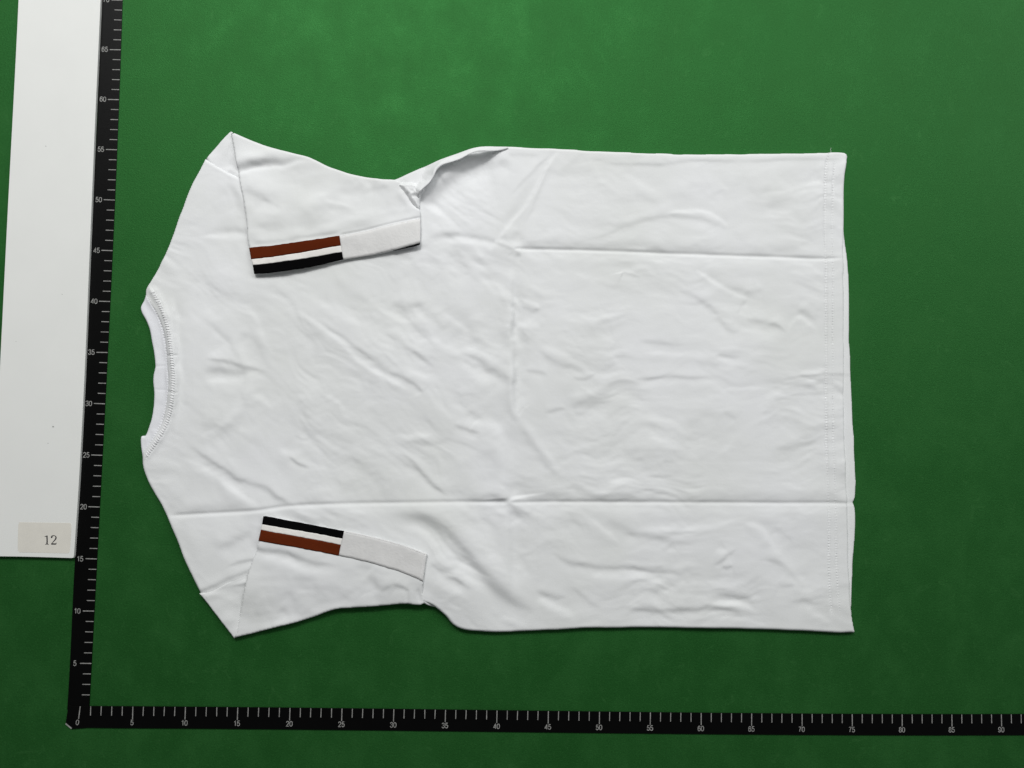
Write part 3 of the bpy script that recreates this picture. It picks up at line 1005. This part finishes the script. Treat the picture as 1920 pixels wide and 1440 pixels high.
V, Q = cloth(COLLAR_OUT, z_collar, 0.055, 0.5, 0.24)
collar = link('collar', fast_mesh('collar', V, Q), M_RIB, shirt)

# ---- sleeves: the lower layer at the armhole and the layer folded back over it
UP_ST = [
    ('d', 8, .36, [(440, 310), (480, 306), (530, 300), (575, 297)], (0, .5)),
    ('b', 4, .18, [(444, 323), (480, 318), (530, 310), (570, 303), (605, 302)], (0, .4)),
    ('b', 12, .06, [(445, 275), (500, 283), (550, 291)]),
    ('d', 9, .10, [(452, 345), (480, 362), (510, 385)]),
    ('d', 4, .08, [(490, 372), (515, 385), (530, 395)]),
    ('b', 8, .07, [(470, 395), (500, 398), (540, 385)]),
    ('d', 14, .10, [(545, 415), (580, 408), (612, 388), (640, 370)]),
    ('b', 9, .10, [(555, 392), (590, 372), (620, 352)]),
    ('d', 9, .07, [(630, 352), (660, 358), (680, 348)]),
    ('b', 3, .10, [(605, 370), (635, 382), (662, 390)]),
    ('d', 6, .07, [(610, 380), (640, 392), (665, 395)]),
    ('d', 10, .08, [(470, 425), (520, 420), (570, 422)]),
    ('b', 5, .07, [(590, 425), (640, 415), (700, 408)]),
    ('d', 7, .06, [(640, 420), (700, 410), (760, 396)]),
    ('d', 6, .06, [(500, 455), (560, 446), (640, 432), (720, 414)]),
    ('v', 2.0, .55, [(636, 441.5), (668, 435.6), (697.4, 429.2), (737, 419.2), (790, 408)], (.05, .0)),
    ('d', 4, .12, [(470, 458), (560, 446), (640, 433)], (.1, .1)),
    ('b', 7, .10, [(670, 330), (690, 345), (700, 352)]),
    ('d', 8, .10, [(690, 345), (712, 352), (735, 352)]),
    ('b', 6, .13, [(748, 346), (758, 362), (770, 382), (782, 392)]),
    ('d', 5, .12, [(742, 358), (752, 374), (766, 388)]),
]


def sleeve_z(base, st, seed, lift):
    def f(px, py, d):
        return base + 0.09 * fbm(px / 75, py / 55, seed, 2) + 0.016 * fbm(px / 24, py / 17, seed + 3, 2) + strokes(px, py, st, G_SLEEVE) + lift(px, py)
    return f


def up_lift(x, y):
    k = sstep((460 - x + (y - 300) * 0.2) / 60)          # along the fold at its left the sleeve lies flat
    return (0.18 * sstep((x - 640) / 140) - 0.27 * k * sstep((505 - y) / 50)
            - 0.16 * sstep((345 - y + (x - 430) * 0.30) / 50))


def lo_lift(x, y):
    k = sstep((500 - x - (y - 1000) * 0.25) / 50)
    return 0.20 * sstep((x - 640) / 140) - 0.22 * k * sstep((y - 985) / 50) - 0.34 * sstep((y - 1095 - (500 - x) * 0.05) / 75)


def join(parts):
    vs, qs, n = [], [], 0
    for V, Q in parts:
        vs.append(V)
        qs.append(Q + n)
        n += len(V)
    return np.concatenate(vs), np.concatenate(qs)


A = cloth(UP_LOW, sleeve_z(0.46, [('d', 5, .16, [(438, 262), (425, 285), (418, 315)]), ('b', 4, .2, [(425, 322), (432, 312), (445, 325)]),
                                  ('d', 4, .2, [(388, 302), (415, 318), (446, 334)], (.1, 0)), ('d', 6, .12, [(432, 300), (437, 318), (446, 326)])], 91,
                           lambda x, y: -0.16 * sstep((x - 432 - (y - 250) * 0.16) / 14)), 0.10, 0.45, 0.3)
B = cloth(UP_TOP, sleeve_z(1.0, UP_ST, 12, up_lift), 0.11, 0.9, 0.26, thick=0.22)
V, Q = join([A, B])
sl1 = link('sleeve', fast_mesh('sleeve', V, Q), M_CLOTH, shirt, label='sleeve at the upper side with a deep fold near its tip')

LO_ST = [
    ('d', 5.5, .26, [(478, 1027), (520, 1034), (565, 1046), (600, 1057), (635, 1062)], (0, .35)),
    ('b', 9, .08, [(480, 1040), (530, 1052), (590, 1070)]),
    ('d', 9, .08, [(545, 1080), (570, 1088), (600, 1085)]),
    ('b', 8, .10, [(542, 1105), (552, 1130), (556, 1165)]),
    ('d', 7, .08, [(520, 1140), (535, 1148), (545, 1160)]),
    ('d', 9, .08, [(470, 1150), (490, 1152), (512, 1148)]),
    ('d', 10, .15, [(684, 1078), (705, 1090), (716, 1112)]),
    ('b', 10, .10, [(650, 1110), (690, 1126), (718, 1128)]),
    ('d', 4.5, .22, [(735, 1095), (752, 1101), (766, 1108)]),
    ('d', 2.6, .26, [(762, 1104), (761, 1118), (763, 1134)], (.2, 0)),
    ('b', 3, .2, [(766, 1104), (765, 1118), (767, 1134)], (.2, 0)),
    ('v', 3, .25, [(784, 1100), (785, 1115), (790, 1128)], (.3, 0)),
    ('d', 7, .07, [(660, 1060), (700, 1066), (740, 1078)]),
    ('b', 10, .09, [(480, 1180), (540, 1164), (620, 1138), (700, 1130)]),
]
A = cloth(LO_LOW, sleeve_z(0.66, [('b', 3.5, .2, [(385, 1116), (415, 1104), (465, 1086)], (.05, 0)),
                                  ('d', 3, .2, [(395, 1113), (428, 1099), (464, 1094)], (.4, 0)), ('d', 9, .12, [(452, 1110), (440, 1150), (436, 1185)])], 95,
                           lambda x, y: -0.25 * sstep((x - 458 + (y - 1100) * 0.19) / 14)), 0.08, 0.45, 0.2, thick=0.42)
B = cloth(LO_TOP, sleeve_z(0.98, LO_ST, 33, lo_lift), 0.11, 0.9, 0.3, thick=0.24)
V, Q = join([A, B])
sl2 = link('sleeve', fast_mesh('sleeve', V, Q), M_CLOTH, shirt, label='sleeve at the lower side with a crease below its stripes')


# ---- cuffs lie on the sleeve ends: bands of ribbed cloth
def band(pts_top, pts_bot, base_f, zoff, name, mat, parent, nu=90, nv=10, th=0.05):
    a, _ = smooth_line(pts_top, 2.0)
    b, _ = smooth_line(pts_bot, 2.0)

    def res(L, n):
        s = np.r_[0, np.cumsum(np.hypot(*np.diff(L, axis=0).T))]
        t = np.linspace(0, s[-1], n)
        return np.stack([np.interp(t, s, L[:, 0]), np.interp(t, s, L[:, 1])], 1)
    a, b = res(a, nu), res(b, nu)
    v = np.linspace(0, 1, nv)[None, :, None]
    a = a + 0.35 * np.stack([vnoise(a[:, 0] / 9, a[:, 1] / 9, 411), vnoise(a[:, 0] / 7, a[:, 1] / 7, 412)], 1)
    b = b + 0.35 * np.stack([vnoise(b[:, 0] / 9, b[:, 1] / 9, 411), vnoise(b[:, 0] / 7, b[:, 1] / 7, 412)], 1)
    P = a[:, None] * (1 - v) + b[:, None] * v
    px, py = P[..., 0].ravel(), P[..., 1].ravel()
    X, Y = at(px, py, 0.9)
    z = base_f(px, py, np.full(len(px), 1.0)) + zoff + 0.012 * fbm(px / 6, py / 11, 421, 2)
    vv = np.tile(np.linspace(0, 1, nv), nu)
    uu = np.repeat(np.linspace(0, 1, nu), nv)
    e = np.minimum(np.minimum(vv, 1 - vv) * nv, np.minimum(uu, 1 - uu) * nu)
    z = z - np.where(e < 0.5, 0.012, 0.0)
    top = np.stack([X, Y, z], 1)
    low = np.stack([X, Y, z - th], 1)
    n = nu * nv
    i, j = np.meshgrid(np.arange(nu - 1), np.arange(nv - 1), indexing='ij')
    k = (i * nv + j).ravel()
    q = np.stack([k, k + 1, k + nv + 1, k + nv], 1)
    loop = [i * nv for i in range(nu)] + [(nu - 1) * nv + j for j in range(1, nv)] + [i * nv + nv - 1 for i in range(nu - 2, -1, -1)] + [j for j in range(nv - 2, 0, -1)]
    loop = np.array(loop)
    nx_ = np.roll(loop, -1)
    sk = np.stack([loop, nx_, nx_ + n, loop + n], 1)
    me = fast_mesh(name, np.concatenate([top, low]) * S, np.concatenate([q, q[:, ::-1] + n, sk]))
    bm = bmesh.new()
    bm.from_mesh(me)
    bmesh.ops.recalc_face_normals(bm, faces=bm.faces)
    bm.to_mesh(me)
    bm.free()
    return link(name, me, mat, parent)


def lerp_lines(a, b, t):
    return [(p[0] + (q[0] - p[0]) * t, p[1] + (q[1] - p[1]) * t) for p, q in zip(a, b)]


zu = sleeve_z(1.0, UP_ST, 12, up_lift)
zl = sleeve_z(0.98, LO_ST, 33, lo_lift)

cu = link('cuff', None, None, shirt)
band([(467.3, 464.6), (520, 459.3), (580, 450.5), (636.6, 442.2)], [(472, 486.8), (525, 480.6), (585, 470.5), (639.2, 460.6)], zu, 0.05, 'stripe', M_BROWN, cu)['label'] = 'rust brown stripe'
band([(472, 486.8), (525, 480.6), (585, 470.5), (639.2, 460.6)], [(475.2, 497.8), (528, 491.4), (586, 482.6), (641.6, 472.8)], zu, 0.042, 'stripe', M_STRIPE, cu)['label'] = 'white stripe'
band([(475.2, 497.8), (528, 491.4), (586, 482.6), (641.6, 472.8)], [(477.3, 514), (500, 513.2), (560, 505.2), (600, 497.3), (644, 487)], zu, 0.05, 'stripe', M_BLACK, cu)['label'] = 'black stripe'
band([(636.6, 443.0), (668, 437.6), (697.4, 431.3), (737, 421.3), (788.2, 410.5)], [(644, 487.2), (680, 481.5), (717, 475), (764, 463), (788.2, 455.5)], zu, 0.030, 'lining', M_LINING, cu)
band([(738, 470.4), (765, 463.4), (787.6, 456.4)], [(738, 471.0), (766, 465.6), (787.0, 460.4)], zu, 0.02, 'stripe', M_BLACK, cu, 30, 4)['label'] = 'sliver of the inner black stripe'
cl = link('cuff', None, None, shirt)
band([(494.5, 967.8), (500, 967.4), (545, 976.2), (600, 986.3), (645.8, 995)], [(492.3, 982.4), (545, 991.5), (600, 1001.2), (642.4, 1009.6)], zl, 0.05, 'stripe', M_BLACK, cl)['label'] = 'black stripe'
band([(492.3, 982.4), (545, 991.5), (600, 1001.2), (642.4, 1009.6)], [(490, 993.2), (540, 1002), (595, 1012.3), (639.4, 1021.2)], zl, 0.042, 'stripe', M_STRIPE, cl)['label'] = 'white stripe'
band([(490, 993.2), (540, 1002), (595, 1012.3), (639.4, 1021.2)], [(485.4, 1013.4), (540, 1023), (590, 1032.2), (635.3, 1041.6)], zl, 0.05, 'stripe', M_BROWN, cl)['label'] = 'rust brown stripe'
band([(645.8, 995), (690, 1003.7), (725, 1012.8), (765, 1024.5), (800.8, 1038.2)], [(635.3, 1041.6), (680, 1051), (722.5, 1062.5), (760, 1075), (793.4, 1089)], zl, 0.035, 'lining', M_LINING, cl)

# ---- the raised fold of the side seam under the upper arm
FLAP = [(738, 337, 1), (760, 326), (790, 313.5), (825, 301), (860, 289), (890, 280), (920, 274.5), (958, 274, 1), (935, 282), (912, 286.5), (895, 289), (878, 296), (862, 304), (846, 309), (832, 313),
        (821, 322), (814, 336), (806, 348), (796, 357), (787, 366), (782, 377), (776, 380), (768, 370), (758, 354)]
FLAP_IN = [(958, 275), (935, 282), (912, 286.5), (895, 289), (878, 296), (862, 304), (846, 309), (832, 313), (821, 322), (814, 336), (806, 348), (796, 357), (787, 366), (780, 380)]


def z_flap(px, py, d):
    L, _ = smooth_line(FLAP_IN, 4)
    dd, _, arc, tot = line_dist(px, py, L)
    k = sstep(arc / tot / 0.35) * sstep((tot - arc) / tot / 0.10)
    z = 0.60 + k * 1.15 * np.exp(-(dd / 17)**2)
    z += strokes(px, py, [('d', 4, .35, [(765, 340), (790, 335), (815, 318)]), ('b', 3, .3, [(768, 350), (785, 345), (805, 338)]), ('d', 3, .35, [(775, 358), (790, 352), (800, 345)]),
                          ('d', 3.5, .4, [(822, 312), (850, 300), (880, 288)]), ('r', 4, .3, [(812, 338), (820, 318), (836, 306)]), ('v', 3, .3, [(760, 333), (800, 316), (850, 297)])])
    return z + 0.02 * fbm(px / 12, py / 12, 61, 2)


V, Q = cloth(FLAP, z_flap, 0.05, 0.9, 0.10, thick=0.10)
link('side_fold', fast_mesh('side_fold', V, Q), M_CLOTH, shirt)
# gathered corner between the sleeve and the fold
GATHER = [(746, 346), (765, 341), (785, 345), (796, 352), (797, 358), (791, 365), (787.5, 375), (787, 386), (785, 392), (777, 388), (767, 375), (756, 360)]


def z_gather(px, py, d):
    z = 0.95 + 0.30 * sstep(d / 0.45)
    return z + sstep(d / 0.3) * (0.06 * fbm(px / 7, py / 9, 81, 2) + strokes(px, py, [('r', 3, .4, [(762, 350), (772, 362), (790, 358)]), ('v', 3, .4, [(770, 370), (782, 366), (796, 360)]),
                                                                       ('b', 3, .4, [(782, 368), (784, 380), (788, 390)])]))


V, Q = cloth(GATHER, z_gather, 0.05, 1.0, 0.12, thick=0.4)
link('gathered_corner', fast_mesh('gathered_corner', V, Q), M_CLOTH, shirt)
# rolled seam that leaves the lower sleeve's corner
ROLL = [(793, 1118, 1), (800, 1115), (812, 1119), (820, 1130), (824, 1142), (814, 1140), (803, 1136), (795, 1131, 1)]
V, Q = cloth(ROLL, lambda x, y, d: 0.95 - 0.02 * (x - 793) + strokes(x, y, [('d', 3, .3, [(796, 1122), (808, 1128), (818, 1138)])]), 0.06, 0.8, 0.25, thick=0.3)
link('rolled_seam', fast_mesh('rolled_seam', V, Q), M_CLOTH, shirt)


# ---- stitching
def stitch_mesh(items):
    """items: (x, y, z, angle, length, width) in cm: small raised threads"""
    it = np.array(items)
    base = []
    for (t, r_) in ((-0.5, 0.35), (-0.25, 1.0), (0.25, 1.0), (0.5, 0.35)):
        for a_ in (0, math.pi / 2, math.pi):
            base.append((t, math.cos(a_) * 0.5 * r_, math.sin(a_) * 0.5 * r_))
    base = np.array(base)
    c, s = np.cos(it[:, 3])[:, None], np.sin(it[:, 3])[:, None]
    lx, ly = base[None, :, 0] * it[:, 4:5], base[None, :, 1] * it[:, 5:6]
    X = it[:, 0:1] + lx * c - ly * s
    Y = it[:, 1:2] + lx * s + ly * c
    Z = it[:, 2:3] + base[None, :, 2] * it[:, 5:6]
    V = np.stack([X, Y, Z], 2).reshape(-1, 3)
    f = []
    for k in range(3):
        for m in range(2):
            f.append((k * 3 + m, k * 3 + m + 1, (k + 1) * 3 + m + 1, (k + 1) * 3 + m))
    Q = (np.array(f)[None] + (np.arange(len(it)) * 12)[:, None, None]).reshape(-1, 4)
    return V * S, Q[:, ::-1]


def along(line, step, zf, zref, ang_off=0.0, length=0.2, width=0.05, jitter=0.1, z_add=0.0, skip=0.0, trim=0.0):
    L, _ = smooth_line(line, 2.0)
    s = np.r_[0, np.cumsum(np.hypot(*np.diff(L, axis=0).T))]
    t = np.arange(step / 2 + trim * s[-1], s[-1] * (1 - trim), step)
    t = t + np.array([random.uniform(-jitter, jitter) * step for _ in t])
    px, py = np.interp(t, s, L[:, 0]), np.interp(t, s, L[:, 1])
    X, Y = at(px, py, zref)
    px2, py2 = np.interp(t + 1, s, L[:, 0]), np.interp(t + 1, s, L[:, 1])
    X2, Y2 = at(px2, py2, zref)
    a_ = np.arctan2(Y2 - Y, X2 - X) + ang_off
    z = zf(px, py, np.full(len(px), 1.0)) + z_add
    return [(x, y, zz, aa + random.uniform(-jitter, jitter), length * random.uniform(0.85, 1.1), width) for x, y, zz, aa in zip(X, Y, z, a_)
            if random.random() >= skip]


items = along([(648, 996.5), (690, 1005), (725, 1014), (765, 1025.8), (798, 1038.6)], 3.4, zl, 0.9, 0.9, 0.16, 0.06, 0.2, 0.05)
items += along([(798.2, 1041), (795, 1062), (791.5, 1086)], 3.2, zl, 0.9, 0.2, 0.14, 0.05, 0.15, 0.045)
items += along([(795.2, 1042), (792, 1062), (788.5, 1084)], 3.2, zl, 0.9, 0.2, 0.14, 0.05, 0.15, 0.04)
V, Q = stitch_mesh(items)
link('cuff_stitching', fast_mesh('cuff_stitching', V, Q), M_THREAD, cl, kind='stuff')
items = along([(640, 442.5), (668, 437.2), (697.4, 430.8), (737, 420.8), (787, 410.2)], 3.6, zu, 0.9, 0.1, 0.15, 0.045, 0.15, 0.02)
V, Q = stitch_mesh(items)
link('cuff_stitching', fast_mesh('cuff_stitching', V, Q), M_THREAD, cu, kind='stuff')
ZF = 0.45
items = along(HEM_X, 5.0, z_body, ZF, 0.15, 0.14, 0.05, 0.06, 0.0)
items += along(HEM_X2, 5.0, z_body, ZF, 0.5, 0.13, 0.05, 0.1, 0.0, 0.12)
V, Q = stitch_mesh(items)
link('hem_stitching', fast_mesh('hem_stitching', V, Q), M_THREAD, shirt, kind='stuff')
items = along(NECK2, 4.6, lambda x, y, d: np.maximum(z_body(x, y, d), z_collar(x, y, d) - 0.02), ZF, math.pi / 2 - 0.25, 0.36, 0.11, 0.12, 0.02, 0.0, 0.05)
items += along(NECK1, 4.2, z_collar, 0.5, 0.5, 0.18, 0.07, 0.15, 0.015, 0.0, 0.03)
V, Q = stitch_mesh(items)
link('neck_stitching', fast_mesh('neck_stitching', V, Q), M_THREAD, collar, kind='stuff')
# loose end of thread at the hem's corner
bm = bmesh.new()
pts = [(1557, 288), (1558, 284), (1557.2, 280), (1558.5, 277)]
prev = None
for x, y in pts:
    X, Y = at(x, y, 0.3)
    ring = [bm.verts.new(((float(X) + 0.018 * math.cos(a_)) * S, (float(Y)) * S, (0.3 + 0.018 * math.sin(a_)) * S)) for a_ in (0, 2.1, 4.2)]
    if prev:
        for k in range(3):
            bm.faces.new((prev[k], prev[(k + 1) % 3], ring[(k + 1) % 3], ring[k]))
    prev = ring
me = bpy.data.meshes.new('loose_thread')
bm.to_mesh(me)
bm.free()
link('loose_thread', me, M_THREAD, shirt)
